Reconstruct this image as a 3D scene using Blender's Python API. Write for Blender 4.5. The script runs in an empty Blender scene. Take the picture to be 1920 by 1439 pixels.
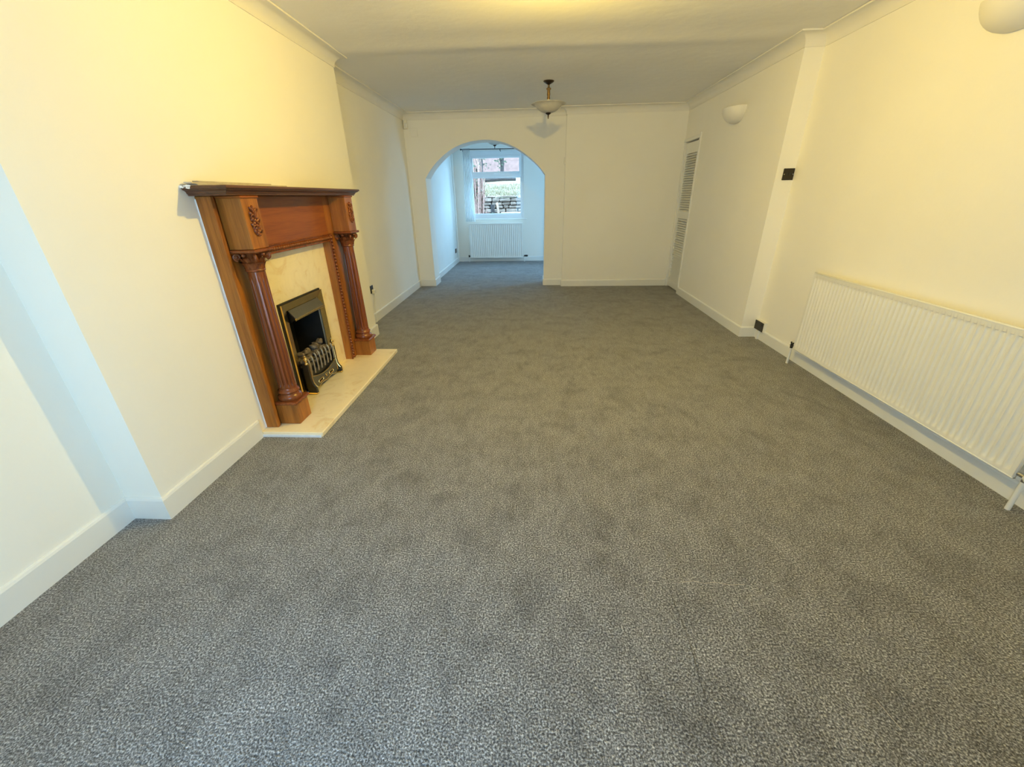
import bpy, math, random
from mathutils import Vector, Matrix
PI = math.pi
random.seed(7)
sc = bpy.context.scene
COL = sc.collection

# ------------------------------------------------------------------ camera
F_PX, PITCH, YAW, ROLL, EYE = 760.01, 24.817, 3.355, -1.130, 1.318
cd = bpy.data.cameras.new('camera')
cd.sensor_fit = 'HORIZONTAL'; cd.sensor_width = 36.0
cd.lens = F_PX / 1920.0 * 36.0
cd.clip_start = 0.02; cd.clip_end = 300
cam = bpy.data.objects.new('camera', cd); COL.objects.link(cam)
a, b, c = (math.radians(v) for v in (PITCH, YAW, ROLL))
fw = Vector((-math.sin(b) * math.cos(a), math.cos(b) * math.cos(a), -math.sin(a)))
rt = Vector((math.cos(b), math.sin(b), 0)); up = rt.cross(fw)
r2 = rt * math.cos(c) + up * math.sin(c); u2 = -rt * math.sin(c) + up * math.cos(c)
M = Matrix((r2, u2, -fw)).transposed().to_4x4()
M.translation = Vector((0, 0, EYE)); cam.matrix_world = M
sc.camera = cam

# ------------------------------------------------------------------ light and exposure
SKY_STRENGTH = 18.0
SKY_COLOR = (0.34, 0.66, 1.0)
LAMP_STRENGTH = 5000.0
LAMP_COLOR = (1.0, 0.70, 0.12)
w = bpy.data.worlds.new('overcast_sky'); sc.world = w; w.use_nodes = True
bg = w.node_tree.nodes['Background']
bg.inputs[0].default_value = (*SKY_COLOR, 1); bg.inputs[1].default_value = SKY_STRENGTH
vs = sc.view_settings
vs.view_transform = 'Standard'; vs.look = 'None'; vs.gamma = 1.0; vs.use_curve_mapping = False
vs.exposure = 0.0
sc.cycles.max_bounces = 14; sc.cycles.diffuse_bounces = 8; sc.cycles.transparent_max_bounces = 12
sc.cycles.sample_clamp_indirect = 6.0
sc.cycles.caustics_reflective = False; sc.cycles.caustics_refractive = False

def portal(name, loc, sx, sz, flip):
    l = bpy.data.lights.new(name, 'AREA'); l.shape = 'RECTANGLE'; l.size = sx; l.size_y = sz
    l.cycles.is_portal = True
    o = bpy.data.objects.new(name, l); COL.objects.link(o); o.location = loc
    o.rotation_euler = (0, PI / 2, 0) if flip is None else (PI / 2 if not flip else -PI / 2, 0, 0)   # light points along -Z of the object
    return o
portal('sky_portal_garden_window', (-0.79, 9.62, 1.52), 1.16, 1.30, True)
portal('sky_portal_front_window', (-0.50, -0.44, 0.89), 0.70, 1.54, False)
portal('sky_portal_patio_door', (1.56, 8.00, 1.03), 2.06, 0.5, None)

# ------------------------------------------------------------------ materials
MATS = {}
def nmat(name):
    m = bpy.data.materials.new(name); m.use_nodes = True
    nt = m.node_tree; p = nt.nodes['Principled BSDF']
    MATS[name] = m
    return m, nt, p
def N(nt, t, **kw):
    n = nt.nodes.new(t)
    for k, v in kw.items():
        if k in n.inputs: n.inputs[k].default_value = v
        else: setattr(n, k, v)
    return n
def coords(nt, scale=(1, 1, 1), kind='Object'):
    tc = N(nt, 'ShaderNodeTexCoord'); mp = N(nt, 'ShaderNodeMapping')
    mp.inputs['Scale'].default_value = scale
    nt.links.new(tc.outputs[kind], mp.inputs['Vector'])
    return mp.outputs['Vector']
def ramp(nt, fac, stops):
    r = N(nt, 'ShaderNodeValToRGB'); e = r.color_ramp.elements
    while len(e) < len(stops): e.new(0.5)
    for el, (p_, c_) in zip(e, stops):
        el.position = p_; el.color = (*c_, 1)
    nt.links.new(fac, r.inputs[0]); return r.outputs[0]
def bump(nt, p, height, strength, dist):
    b_ = N(nt, 'ShaderNodeBump'); b_.inputs['Strength'].default_value = strength; b_.inputs['Distance'].default_value = dist
    nt.links.new(height, b_.inputs['Height']); nt.links.new(b_.outputs[0], p.inputs['Normal'])
def plain(name, col, rough=0.5, metal=0.0, var=0.04, vscale=6.0, bstr=0.0, bscale=60.0, bdist=0.002, spec=0.5):
    m, nt, p = nmat(name)
    v = coords(nt)
    n = N(nt, 'ShaderNodeTexNoise', Scale=vscale, Detail=3.0); nt.links.new(v, n.inputs['Vector'])
    lo = tuple(max(0, x * (1 - var)) for x in col); hi = tuple(min(1, x * (1 + var)) for x in col)
    nt.links.new(ramp(nt, n.outputs['Fac'], [(0.3, lo), (0.7, hi)]), p.inputs['Base Color'])
    p.inputs['Roughness'].default_value = rough; p.inputs['Metallic'].default_value = metal
    p.inputs['Specular IOR Level'].default_value = spec
    if bstr:
        n2 = N(nt, 'ShaderNodeTexNoise', Scale=bscale, Detail=4.0); nt.links.new(v, n2.inputs['Vector'])
        bump(nt, p, n2.outputs['Fac'], bstr, bdist)
    return m
plain('wall_paint', (0.90, 0.88, 0.815), 0.75, var=0.015, vscale=1.6, bstr=0.25, bscale=35, bdist=0.003, spec=0.25)
plain('wall_paint_embossed', (0.84, 0.84, 0.81), 0.75, var=0.02, vscale=3, bstr=0.6, bscale=70, bdist=0.004, spec=0.25)
plain('ceiling_paint', (0.87, 0.855, 0.82), 0.85, var=0.02, vscale=1.2, bstr=0.35, bscale=9, bdist=0.01, spec=0.2)
plain('gloss_white', (0.82, 0.82, 0.79), 0.32, var=0.015, vscale=5)
plain('plaster_white', (0.82, 0.80, 0.75), 0.6, var=0.015)
plain('radiator_white', (0.82, 0.81, 0.76), 0.30, var=0.01)
plain('upvc_white', (0.82, 0.84, 0.86), 0.28, var=0.01)
plain('plastic_white', (0.78, 0.77, 0.72), 0.35, var=0.01)
plain('caulk_white', (0.85, 0.86, 0.88), 0.6, var=0.05, vscale=30)
plain('black_nickel', (0.045, 0.04, 0.033), 0.28, metal=0.6, var=0.1)
plain('black_plastic', (0.012, 0.012, 0.013), 0.4, var=0.1)
plain('black_iron', (0.010, 0.010, 0.010), 0.38, var=0.2, vscale=30, bstr=0.15, bscale=150, bdist=0.001)
plain('firebox_soot', (0.006, 0.006, 0.006), 0.8, var=0.4, vscale=12)
plain('hood_mesh', (0.12, 0.115, 0.10), 0.5, metal=0.4, var=0.15, vscale=200)
plain('brass', (0.72, 0.53, 0.22), 0.22, metal=1.0, var=0.08, vscale=14)
plain('brass_aged', (0.30, 0.19, 0.08), 0.35, metal=0.9, var=0.2, vscale=40)
plain('dark_bronze', (0.05, 0.032, 0.02), 0.4, metal=0.7, var=0.15)
plain('fret_bronze', (0.34, 0.27, 0.17), 0.4, metal=0.6, var=0.2, vscale=60)
plain('coal_ceramic', (0.17, 0.135, 0.10), 0.9, var=0.55, vscale=45, bstr=0.8, bscale=60, bdist=0.006)
plain('pale_trim', (0.50, 0.45, 0.38), 0.6, var=0.15, vscale=25)
plain('valve_chrome', (0.6, 0.6, 0.6), 0.2, metal=1.0)
plain('soil', (0.030, 0.020, 0.014), 0.95, var=0.4, vscale=8)
plain('garden_stone', (0.18, 0.115, 0.082), 0.9, var=0.45, vscale=7, bstr=0.8, bscale=18, bdist=0.02)
plain('grass_lawn', (0.20, 0.135, 0.070), 0.9, var=0.4, vscale=9, bstr=0.8, bscale=40, bdist=0.03)
plain('leaf_green', (0.045, 0.050, 0.020), 0.7, var=0.5, vscale=20)
plain('bare_stem', (0.28, 0.138, 0.10), 0.85, var=0.4, vscale=30)
plain('bark_dark', (0.030, 0.018, 0.014), 0.9, var=0.4, vscale=12)
plain('weathered_board', (0.23, 0.11, 0.085), 0.85, var=0.2, vscale=9)
plain('painted_timber', (0.32, 0.18, 0.12), 0.7, var=0.12, vscale=9)
plain('brick_outer', (0.40, 0.35, 0.30), 0.9, var=0.2)

def wood(name, c1, c2, axis, rough=0.33, ring=1.0):
    m, nt, p = nmat(name)
    s = [26.0 * ring] * 3; s[axis] = 1.5
    v = coords(nt, tuple(s))
    n = N(nt, 'ShaderNodeTexNoise', Scale=1.0, Detail=5.0, Roughness=0.6, Distortion=0.6); nt.links.new(v, n.inputs['Vector'])
    s2 = [230.0] * 3; s2[axis] = 9.0
    v2 = coords(nt, tuple(s2))
    n2 = N(nt, 'ShaderNodeTexNoise', Scale=1.0, Detail=2.0); nt.links.new(v2, n2.inputs['Vector'])
    mix = N(nt, 'ShaderNodeMath', operation='MULTIPLY_ADD'); nt.links.new(n2.outputs['Fac'], mix.inputs[0])
    mix.inputs[1].default_value = 0.45; nt.links.new(n.outputs['Fac'], mix.inputs[2])
    col = ramp(nt, mix.outputs[0], [(0.45, c1), (0.68, tuple((x + y) / 2 for x, y in zip(c1, c2))), (0.95, c2)])
    nt.links.new(col, p.inputs['Base Color'])
    p.inputs['Roughness'].default_value = rough
    bump(nt, p, n2.outputs['Fac'], 0.12, 0.001)
    return m
wood('oak_upright', (0.17, 0.052, 0.008), (0.44, 0.165, 0.028), 2)
wood('oak_lengthwise', (0.17, 0.040, 0.006), (0.33, 0.095, 0.014), 1)
wood('carved_mahogany', (0.11, 0.026, 0.007), (0.27, 0.076, 0.020), 2, rough=0.27)
wood('shelf_mahogany', (0.050, 0.020, 0.012), (0.14, 0.06, 0.035), 1, rough=0.35)

def marble(name, base, vein, vein2):
    m, nt, p = nmat(name)
    v = coords(nt, (1, 1, 1))
    n = N(nt, 'ShaderNodeTexNoise', Scale=5.0, Detail=8.0, Roughness=0.62, Distortion=1.6); nt.links.new(v, n.inputs['Vector'])
    col = ramp(nt, n.outputs['Fac'], [(0.28, vein2), (0.42, base), (0.55, tuple(x * 0.96 for x in base)), (0.66, vein), (0.78, base)])
    nt.links.new(col, p.inputs['Base Color']); p.inputs['Roughness'].default_value = 0.22
    return m
marble('cream_marble', (0.95, 0.84, 0.60), (0.84, 0.68, 0.42), (0.90, 0.77, 0.50))

def carpet():
    m, nt, p = nmat('grey_carpet')
    v = coords(nt)
    fine = N(nt, 'ShaderNodeTexNoise', Scale=175.0, Detail=2.5, Roughness=0.65); nt.links.new(v, fine.inputs['Vector'])
    vor = N(nt, 'ShaderNodeTexVoronoi', Scale=210.0); nt.links.new(v, vor.inputs['Vector'])
    patch = N(nt, 'ShaderNodeTexNoise', Scale=5.5, Detail=4.0, Roughness=0.62, Distortion=0.5); nt.links.new(v, patch.inputs['Vector'])
    vst = coords(nt, (26, 9, 1))
    brush = N(nt, 'ShaderNodeTexNoise', Scale=1.0, Detail=3.0, Roughness=0.6); nt.links.new(vst, brush.inputs['Vector'])
    hair = N(nt, 'ShaderNodeTexVoronoi', Scale=34.0, feature='F1'); nt.links.new(v, hair.inputs['Vector'])
    base = ramp(nt, fine.outputs['Fac'], [(0.30, (0.018, 0.018, 0.020)), (0.46, (0.132, 0.132, 0.137)), (0.57, (0.325, 0.325, 0.335)), (0.72, (0.74, 0.74, 0.76))])
    shade = ramp(nt, patch.outputs['Fac'], [(0.30, (0.70, 0.70, 0.70)), (0.5, (0.96, 0.96, 0.96)), (0.7, (1.08, 1.08, 1.08))])
    sh2 = ramp(nt, brush.outputs['Fac'], [(0.28, (0.80, 0.80, 0.80)), (0.6, (1.06, 1.06, 1.06))])
    m1 = N(nt, 'ShaderNodeMix', data_type='RGBA', blend_type='MULTIPLY'); m1.inputs[0].default_value = 1
    nt.links.new(base, m1.inputs[6]); nt.links.new(shade, m1.inputs[7])
    m2 = N(nt, 'ShaderNodeMix', data_type='RGBA', blend_type='MULTIPLY'); m2.inputs[0].default_value = 1
    nt.links.new(m1.outputs[2], m2.inputs[6]); nt.links.new(sh2, m2.inputs[7])
    # pale loose fibres: small voronoi cell centres, sparse
    fl = N(nt, 'ShaderNodeMath', operation='LESS_THAN'); nt.links.new(hair.outputs['Distance'], fl.inputs[0]); fl.inputs[1].default_value = 0.07
    hc = N(nt, 'ShaderNodeSeparateColor'); nt.links.new(hair.outputs['Color'], hc.inputs[0])
    gt = N(nt, 'ShaderNodeMath', operation='GREATER_THAN'); nt.links.new(hc.outputs[0], gt.inputs[0]); gt.inputs[1].default_value = 0.86
    mu = N(nt, 'ShaderNodeMath', operation='MULTIPLY'); nt.links.new(fl.outputs[0], mu.inputs[0]); nt.links.new(gt.outputs[0], mu.inputs[1])
    m3 = N(nt, 'ShaderNodeMix', data_type='RGBA'); nt.links.new(mu.outputs[0], m3.inputs[0])
    nt.links.new(m2.outputs[2], m3.inputs[6]); m3.inputs[7].default_value = (0.55, 0.52, 0.48, 1)
    nt.links.new(m3.outputs[2], p.inputs['Base Color'])
    p.inputs['Roughness'].default_value = 0.95; p.inputs['Specular IOR Level'].default_value = 0.15
    p.inputs['Sheen Weight'].default_value = 0.25; p.inputs['Sheen Roughness'].default_value = 0.5
    ad = N(nt, 'ShaderNodeMath', operation='MULTIPLY_ADD'); nt.links.new(vor.outputs['Distance'], ad.inputs[0]); ad.inputs[1].default_value = -0.5
    nt.links.new(fine.outputs['Fac'], ad.inputs[2])
    bump(nt, p, ad.outputs[0], 0.9, 0.006)
carpet()

def glassy(name, tint, gloss):
    m = bpy.data.materials.new(name); m.use_nodes = True; nt = m.node_tree; nt.nodes.clear()
    o = N(nt, 'ShaderNodeOutputMaterial'); t = N(nt, 'ShaderNodeBsdfTransparent'); g = N(nt, 'ShaderNodeBsdfGlossy', Roughness=0.02)
    t.inputs[0].default_value = (*tint, 1); x = N(nt, 'ShaderNodeMixShader'); x.inputs[0].default_value = gloss
    nt.links.new(t.outputs[0], x.inputs[1]); nt.links.new(g.outputs[0], x.inputs[2]); nt.links.new(x.outputs[0], o.inputs[0])
    MATS[name] = m
glassy('window_glass', (0.96, 0.98, 0.98), 0.012)
def translucent(name, col, tr, transp):
    m = bpy.data.materials.new(name); m.use_nodes = True; nt = m.node_tree; nt.nodes.clear()
    o = N(nt, 'ShaderNodeOutputMaterial'); d = N(nt, 'ShaderNodeBsdfDiffuse'); t = N(nt, 'ShaderNodeBsdfTranslucent'); z = N(nt, 'ShaderNodeBsdfTransparent')
    v = coords(nt); n = N(nt, 'ShaderNodeTexNoise', Scale=14.0, Detail=4.0, Distortion=0.8); nt.links.new(v, n.inputs['Vector'])
    cc = ramp(nt, n.outputs['Fac'], [(0.3, tuple(q * 0.88 for q in col)), (0.7, col)])
    nt.links.new(cc, d.inputs[0]); nt.links.new(cc, t.inputs[0])
    x = N(nt, 'ShaderNodeMixShader'); x.inputs[0].default_value = tr
    nt.links.new(d.outputs[0], x.inputs[1]); nt.links.new(t.outputs[0], x.inputs[2])
    y = N(nt, 'ShaderNodeMixShader'); y.inputs[0].default_value = transp
    nt.links.new(x.outputs[0], y.inputs[1]); nt.links.new(z.outputs[0], y.inputs[2]); nt.links.new(y.outputs[0], o.inputs[0])
    MATS[name] = m
translucent('voile', (0.82, 0.82, 0.82), 0.5, 0.35)
translucent('alabaster_glass', (0.86, 0.83, 0.77), 0.5, 0.0)
m_, nt_, p_ = nmat('bulb_lit')
p_.inputs['Emission Color'].default_value = (*LAMP_COLOR, 1); p_.inputs['Emission Strength'].default_value = LAMP_STRENGTH

# ------------------------------------------------------------------ mesh builder
ORG = {}
class MB:
    def __init__(s): s.v = []; s.f = []
    def add(s, vs_, fs):
        o = len(s.v); s.v += [tuple(p) for p in vs_]; s.f += [tuple(i + o for i in f) for f in fs]; return s
    def box(s, x0, x1, y0, y1, z0, z1):
        return s.add([(x0, y0, z0), (x1, y0, z0), (x1, y1, z0), (x0, y1, z0), (x0, y0, z1), (x1, y0, z1), (x1, y1, z1), (x0, y1, z1)],
                     [(0, 3, 2, 1), (4, 5, 6, 7), (0, 1, 5, 4), (1, 2, 6, 5), (2, 3, 7, 6), (3, 0, 4, 7)])
    def cbox(s, x0, x1, y0, y1, z0, z1, c=0.004):
        """box with chamfered edges"""
        X = (x0, x1); Y = (y0, y1); Z = (z0, z1); vs_ = []; idx = {}
        for i in (0, 1):
            for j in (0, 1):
                for k in (0, 1):
                    px, py, pz = X[i], Y[j], Z[k]
                    sx, sy, sz = (c if i == 0 else -c), (c if j == 0 else -c), (c if k == 0 else -c)
                    idx[i, j, k, 0] = len(vs_); vs_.append((px, py + sy, pz + sz))
                    idx[i, j, k, 1] = len(vs_); vs_.append((px + sx, py, pz + sz))
                    idx[i, j, k, 2] = len(vs_); vs_.append((px + sx, py + sy, pz))
        fs = []
        q = [(0, 0), (1, 0), (1, 1), (0, 1)]
        for e in (0, 1):
            fs.append(tuple(idx[e, p, r, 0] for p, r in (q if e else q[::-1])))
            fs.append(tuple(idx[p, e, r, 1] for p, r in (q[::-1] if e else q)))
            fs.append(tuple(idx[p, r, e, 2] for p, r in (q if e else q[::-1])))
        for i in (0, 1):
            for j in (0, 1):
                fs.append((idx[i, j, 0, 0], idx[i, j, 1, 0], idx[i, j, 1, 1], idx[i, j, 0, 1]))
                fs.append((idx[i, 0, j, 0], idx[i, 1, j, 0], idx[i, 1, j, 2], idx[i, 0, j, 2]))
                fs.append((idx[0, i, j, 1], idx[1, i, j, 1], idx[1, i, j, 2], idx[0, i, j, 2]))
                for k in (0, 1): fs.append((idx[i, j, k, 0], idx[i, j, k, 1], idx[i, j, k, 2]))
        return s.add(vs_, fs)
    def lathe(s, prof, cx, cy, n=32, mod=None, cap=True):
        vs_ = []; m = len(prof)
        for (r, z) in prof:
            for i in range(n):
                t = 2 * PI * i / n; rr = r * (mod(t, z) if mod else 1)
                vs_.append((cx + rr * math.cos(t), cy + rr * math.sin(t), z))
        fs = [(k * n + i, k * n + (i + 1) % n, (k + 1) * n + (i + 1) % n, (k + 1) * n + i) for k in range(m - 1) for i in range(n)]
        if cap: fs += [tuple(range(n))[::-1], tuple((m - 1) * n + i for i in range(n))]
        return s.add(vs_, fs)
    def tube(s, pts, r, n=10, cap=True):
        P = [Vector(p) for p in pts]; rs = r if isinstance(r, (list, tuple)) else [r] * len(P)
        vs_ = []; last = None
        for i, p in enumerate(P):
            d = (P[min(i + 1, len(P) - 1)] - P[max(i - 1, 0)]).normalized()
            if last is None:
                u = d.orthogonal().normalized()
            else:
                u = (last - d * last.dot(d)); u = u.normalized() if u.length > 1e-6 else d.orthogonal().normalized()
            last = u; v = d.cross(u)
            for k in range(n):
                t = 2 * PI * k / n; q = p + (u * math.cos(t) + v * math.sin(t)) * rs[i]; vs_.append(tuple(q))
        m = len(P)
        fs = [(k * n + i, k * n + (i + 1) % n, (k + 1) * n + (i + 1) % n, (k + 1) * n + i) for k in range(m - 1) for i in range(n)]
        if cap: fs += [tuple(range(n))[::-1], tuple((m - 1) * n + i for i in range(n))]
        return s.add(vs_, fs)
    def ell(s, c, r, rot=None, n=10, m=6, jit=0.0, rnd=None):
        vs_ = []; fs = []
        R = rot or Matrix.Identity(3)
        for j in range(m + 1):
            ph = PI * j / m
            for i in range(n):
                t = 2 * PI * i / n
                k = 1 + (rnd.uniform(-jit, jit) if rnd else 0)
                q = R @ Vector((r[0] * math.sin(ph) * math.cos(t) * k, r[1] * math.sin(ph) * math.sin(t) * k, r[2] * math.cos(ph) * k))
                vs_.append((c[0] + q.x, c[1] + q.y, c[2] + q.z))
        fs = [(j * n + i, (j + 1) * n + i, (j + 1) * n + (i + 1) % n, j * n + (i + 1) % n) for j in range(m) for i in range(n)]
        return s.add(vs_, fs)
    def prism(s, poly, axis, a0, a1):
        """poly of 2-D points in the two other axes (cyclic order), extruded along axis"""
        def mk(p, t):
            if axis == 0: return (t, p[0], p[1])
            if axis == 1: return (p[0], t, p[1])
            return (p[0], p[1], t)
        n = len(poly)
        vs_ = [mk(p, a0) for p in poly] + [mk(p, a1) for p in poly]
        fs = [tuple(range(n))[::-1], tuple(range(n, 2 * n))] + [(i, (i + 1) % n, n + (i + 1) % n, n + i) for i in range(n)]
        return s.add(vs_, fs)
    def sweep(s, prof, path, closed_ends=True):
        """prof: (offset to the right of travel, z); path: 2-D polyline with mitred corners"""
        P = [Vector(p) for p in path]; n = len(P); m = len(prof); vs_ = []
        for i in range(n):
            ns = []
            if i > 0: d = (P[i] - P[i - 1]).normalized(); ns.append(Vector((d.y, -d.x)))
            if i < n - 1: d = (P[i + 1] - P[i]).normalized(); ns.append(Vector((d.y, -d.x)))
            if len(ns) == 1: off = ns[0]
            else: off = (ns[0] + ns[1]) / max(0.2, 1 + ns[0].dot(ns[1]))
            for (d_, z) in prof: q = P[i] + off * d_; vs_.append((q.x, q.y, z))
        fs = [(k * m + i, k * m + (i + 1) % m, (k + 1) * m + (i + 1) % m, (k + 1) * m + i) for k in range(n - 1) for i in range(m)]
        if closed_ends: fs += [tuple(range(m)), tuple((n - 1) * m + i for i in range(m))[::-1]]
        return s.add(vs_, fs)
    def grid(s, fn, nu, nv):
        vs_ = [fn(i / nu, j / nv) for j in range(nv + 1) for i in range(nu + 1)]
        return s.add(vs_, [(j * (nu + 1) + i, j * (nu + 1) + i + 1, (j + 1) * (nu + 1) + i + 1, (j + 1) * (nu + 1) + i) for j in range(nv) for i in range(nu)])
    def build(s, name, mat, parent=None, smooth=False, angle=40, base=None):
        me = bpy.data.meshes.new(name)
        if parent is not None: org = Vector(ORG[parent.name])
        elif base is not None: org = Vector(base)
        else:
            xs = [p[0] for p in s.v]; ys = [p[1] for p in s.v]; zs = [p[2] for p in s.v]
            org = Vector(((min(xs) + max(xs)) / 2, (min(ys) + max(ys)) / 2, min(zs)))
        me.from_pydata([(p[0] - org.x, p[1] - org.y, p[2] - org.z) for p in s.v], [], s.f)
        me.validate(); me.update()
        import bmesh
        bm = bmesh.new(); bm.from_mesh(me); bmesh.ops.recalc_face_normals(bm, faces=bm.faces); bm.to_mesh(me); bm.free()
        me.materials.append(MATS[mat])
        if smooth:
            for p in me.polygons: p.use_smooth = True
            me.set_sharp_from_angle(angle=math.radians(angle))
        o = bpy.data.objects.new(name, me); COL.objects.link(o)
        if parent is not None: o.parent = parent
        else: o.location = org
        ORG[o.name] = tuple(org)
        return o
def thing(name, label, cat, loc, group=None):
    o = bpy.data.objects.new(name, None); COL.objects.link(o); o.empty_display_size = 0.1
    o.location = loc; ORG[o.name] = tuple(loc)
    return tag(o, label, cat, group)
def tag(o, label, cat, group=None):
    o['label'] = label; o['category'] = cat
    if group: o['group'] = group
    return o
def struct(o, label=None):
    o['kind'] = 'structure'
    if label: o['label'] = label
    return o
def stuff(o): o['kind'] = 'stuff'; return o

# ------------------------------------------------------------------ room dimensions (metres)
H = 2.40
XN, XB, XL = -1.842, -1.668, -1.860      # left wall: near, chimney breast, alcove
YB1, YB2 = 1.357, 4.072                  # breast start, end
YA, YA2, YW = 6.652, 6.985, 6.555        # arch wall front, back, wall right of the arch
XC = 0.438                               # step between the two
XR1, XR2, YJ = 2.210, 2.060, 4.003       # right wall near, far, step
YF = -0.36                               # wall behind the camera
XJ1, XJ2 = -1.612, 0.153                 # arch jambs
XE1, XE2, YE = -1.692, 1.50, 9.392       # extension left, right, end wall
T = 0.10
DY0, DY1, DZ = 5.972, 6.520, 1.945       # louvre door opening in right wall
FY0, FY1, FZ = 2.560, 3.005, 0.655       # fire opening in the breast

# floor and ceiling
struct(MB().box(-2.2, 2.4, YF - 0.2, YE + 0.05, -0.06, 0).build('floor', 'grey_carpet', base=(0, 0, 0)), 'dark grey flecked fitted carpet')
def ceil_z(u, v):
    x = -2.1 + 4.5 * u; y = YF - 0.1 + (YA + 0.05 - YF + 0.1) * v
    dz = 0.013 * math.exp(-((y - 4.02 - 0.03 * math.sin(x * 1.7)) / 0.13) ** 2) + 0.006 * math.exp(-((y - 3.55) / 0.25) ** 2)
    dz += 0.003 * math.sin(x * 2.3 + y) * math.sin(y * 1.9)
    e = min(1, max(0, (x + 1.75) / 0.3)) * min(1, max(0, (2.1 - x) / 0.3))
    return (x, y, H + 0.003 - dz * e)
cm = MB().grid(ceil_z, 30, 160)
cm.box(-2.1, 2.4, YF - 0.1, YA + 0.05, H + 0.012, H + 0.1)
struct(cm.build('ceiling', 'ceiling_paint', smooth=True), 'off-white plastered ceiling with a faint ridge')
struct(MB().box(-1.85, 1.65, YA + 0.05, YE + 0.1, H, H + 0.1).build('ceiling_extension', 'ceiling_paint'))

# walls
struct(MB().box(XN - T, XN, YF - T, YB1, 0, H).build('wall_left', 'wall_paint'))
def breast():
    m = MB()
    m.box(XN - T - 0.25, XB, YB1, FY0, 0, H); m.box(XN - T - 0.25, XB, FY1, YB2, 0, H); m.box(XN - T - 0.25, XB, FY0, FY1, FZ, H)
    return m
struct(breast().build('wall_left_chimney', 'wall_paint'), 'cream chimney breast wall')
struct(MB().box(XL - T, XL, YB2, YA2, 0, H).build('wall_left_alcove', 'wall_paint'))
# arch wall
ARCH = [(-1.670, 1.480), (XJ1, 1.578), (-1.490, 1.728), (-1.310, 1.878), (-1.155, 1.964), (-1.007, 2.016), (-0.850, 2.044), (-0.701, 2.051), (-0.560, 2.039),
        (-0.430, 2.009), (-0.285, 1.953), (-0.153, 1.876), (-0.019, 1.778), (0.085, 1.682), (XJ2, 1.594), (0.215, 1.500)]
def arch_smooth(x):
    for k in range(1, len(ARCH) - 2):
        (xa, za), (xb, zb), (xc, zc), (xd, zd) = ARCH[k - 1:k + 3]
        if x <= xc + 1e-9:
            t = (x - xb) / (xc - xb); m0 = (zc - za) / (xc - xa) * (xc - xb); m1 = (zd - zb) / (xd - xb) * (xc - xb)
            return (2 * t**3 - 3 * t**2 + 1) * zb + (t**3 - 2 * t**2 + t) * m0 + (-2 * t**3 + 3 * t**2) * zc + (t**3 - t**2) * m1
    return ARCH[-2][1]
am = MB(); n = 56
xs = [XJ1 + (XJ2 - XJ1) * i / n for i in range(n + 1)]
vv = []
for x in xs:
    z = arch_smooth(x); vv += [(x, YA, z), (x, YA, H), (x, YA2, z), (x, YA2, H)]
ff = []
for i in range(n):
    p, q = 4 * i, 4 * i + 4
    ff += [(p, q, q + 1, p + 1), (p + 2, p + 3, q + 3, q + 2), (p, p + 2, q + 2, q), (p + 1, q + 1, q + 3, p + 3)]
am.add(vv, ff)
am.box(XL - T, XJ1, YA, YA2, 0, H); am.box(XJ2, XC, YA, YA2, 0, H)
struct(am.build('wall_back_arch', 'wall_paint', smooth=True, angle=30), 'cream back wall with a wide arched opening')
struct(MB().box(XC, XR2 + 0.3, YW, YA2, 0, H).build('wall_back', 'wall_paint'), 'plain cream wall right of the arch')
# right walls
rm = MB().box(XR2, XR1 + T, YJ, DY0, 0, H).box(XR2, XR1 + T, DY1, YW, 0, H).box(XR2, XR1 + T, DY0, DY1, DZ, H)
struct(rm.build('wall_right_far', 'wall_paint'), 'cream right wall section standing forward, with the louvre door')
struct(MB().box(XR1, XR1 + T, YF - T, YJ, 0, H).build('wall_right', 'wall_paint'))
struct(MB().box(XR1 + T - 0.02, XR1 + T, DY0, DY1, 0, DZ).build('wall_right_cupboard', 'wall_paint'))
# wall behind the camera with its wide window
WX0, WX1, WZ0, WZ1 = -0.85, -0.15, 0.12, 1.66
struct(MB().box(XN - T, WX0, YF - T, YF, 0, H).box(WX1, XR1 + T, YF - T, YF, 0, H).box(WX0, WX1, YF - T, YF, 0, WZ0).box(WX0, WX1, YF - T, YF, WZ1, H).build('wall_front', 'wall_paint'))
# extension
struct(MB().box(XE1 - T, XE1, YA2, YE + 0.28, 0, H).build('wall_extension_left', 'wall_paint_embossed'))
PY0, PY1, PZ = 7.75, 8.25, 2.06
struct(MB().box(XE2, XE2 + T, YA2, PY0, 0, H).box(XE2, XE2 + T, PY1, YE + 0.28, 0, H).box(XE2, XE2 + T, PY0, PY1, PZ, H).build('wall_extension_right', 'wall_paint_embossed'))
EX0, EX1, EZ0, EZ1 = -1.362, -0.226, 0.885, 2.170
struct(MB().box(XE1, EX0, YE, YE + 0.28, 0, H).box(EX1, XE2, YE, YE + 0.28, 0, H).box(EX0, EX1, YE, YE + 0.28, 0, EZ0).box(EX0, EX1, YE, YE + 0.28, EZ1, H)
       .build('wall_extension_end', 'wall_paint'))

# coving
cp = [(0, H - 0.088), (0.007, H - 0.088), (0.007, H - 0.078)]
for i in range(9):
    t = PI / 2 * i / 8; cp.append((0.082 - 0.075 * math.cos(t), H - 0.078 + 0.068 * math.sin(t)))
cp += [(0.091, H - 0.010), (0.091, H + 0.001), (0, H + 0.001)]
cove_path = [(XN, YF), (XN, YB1), (XB, YB1), (XB, YB2), (XL, YB2), (XL, YA), (XC, YA), (XC, YW), (XR2, YW), (XR2, YJ), (XR1, YJ), (XR1, YF)]
struct(MB().sweep(cp, cove_path).build('trim_1', 'plaster_white', smooth=True, angle=35), 'white plaster coving around the room')

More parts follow.
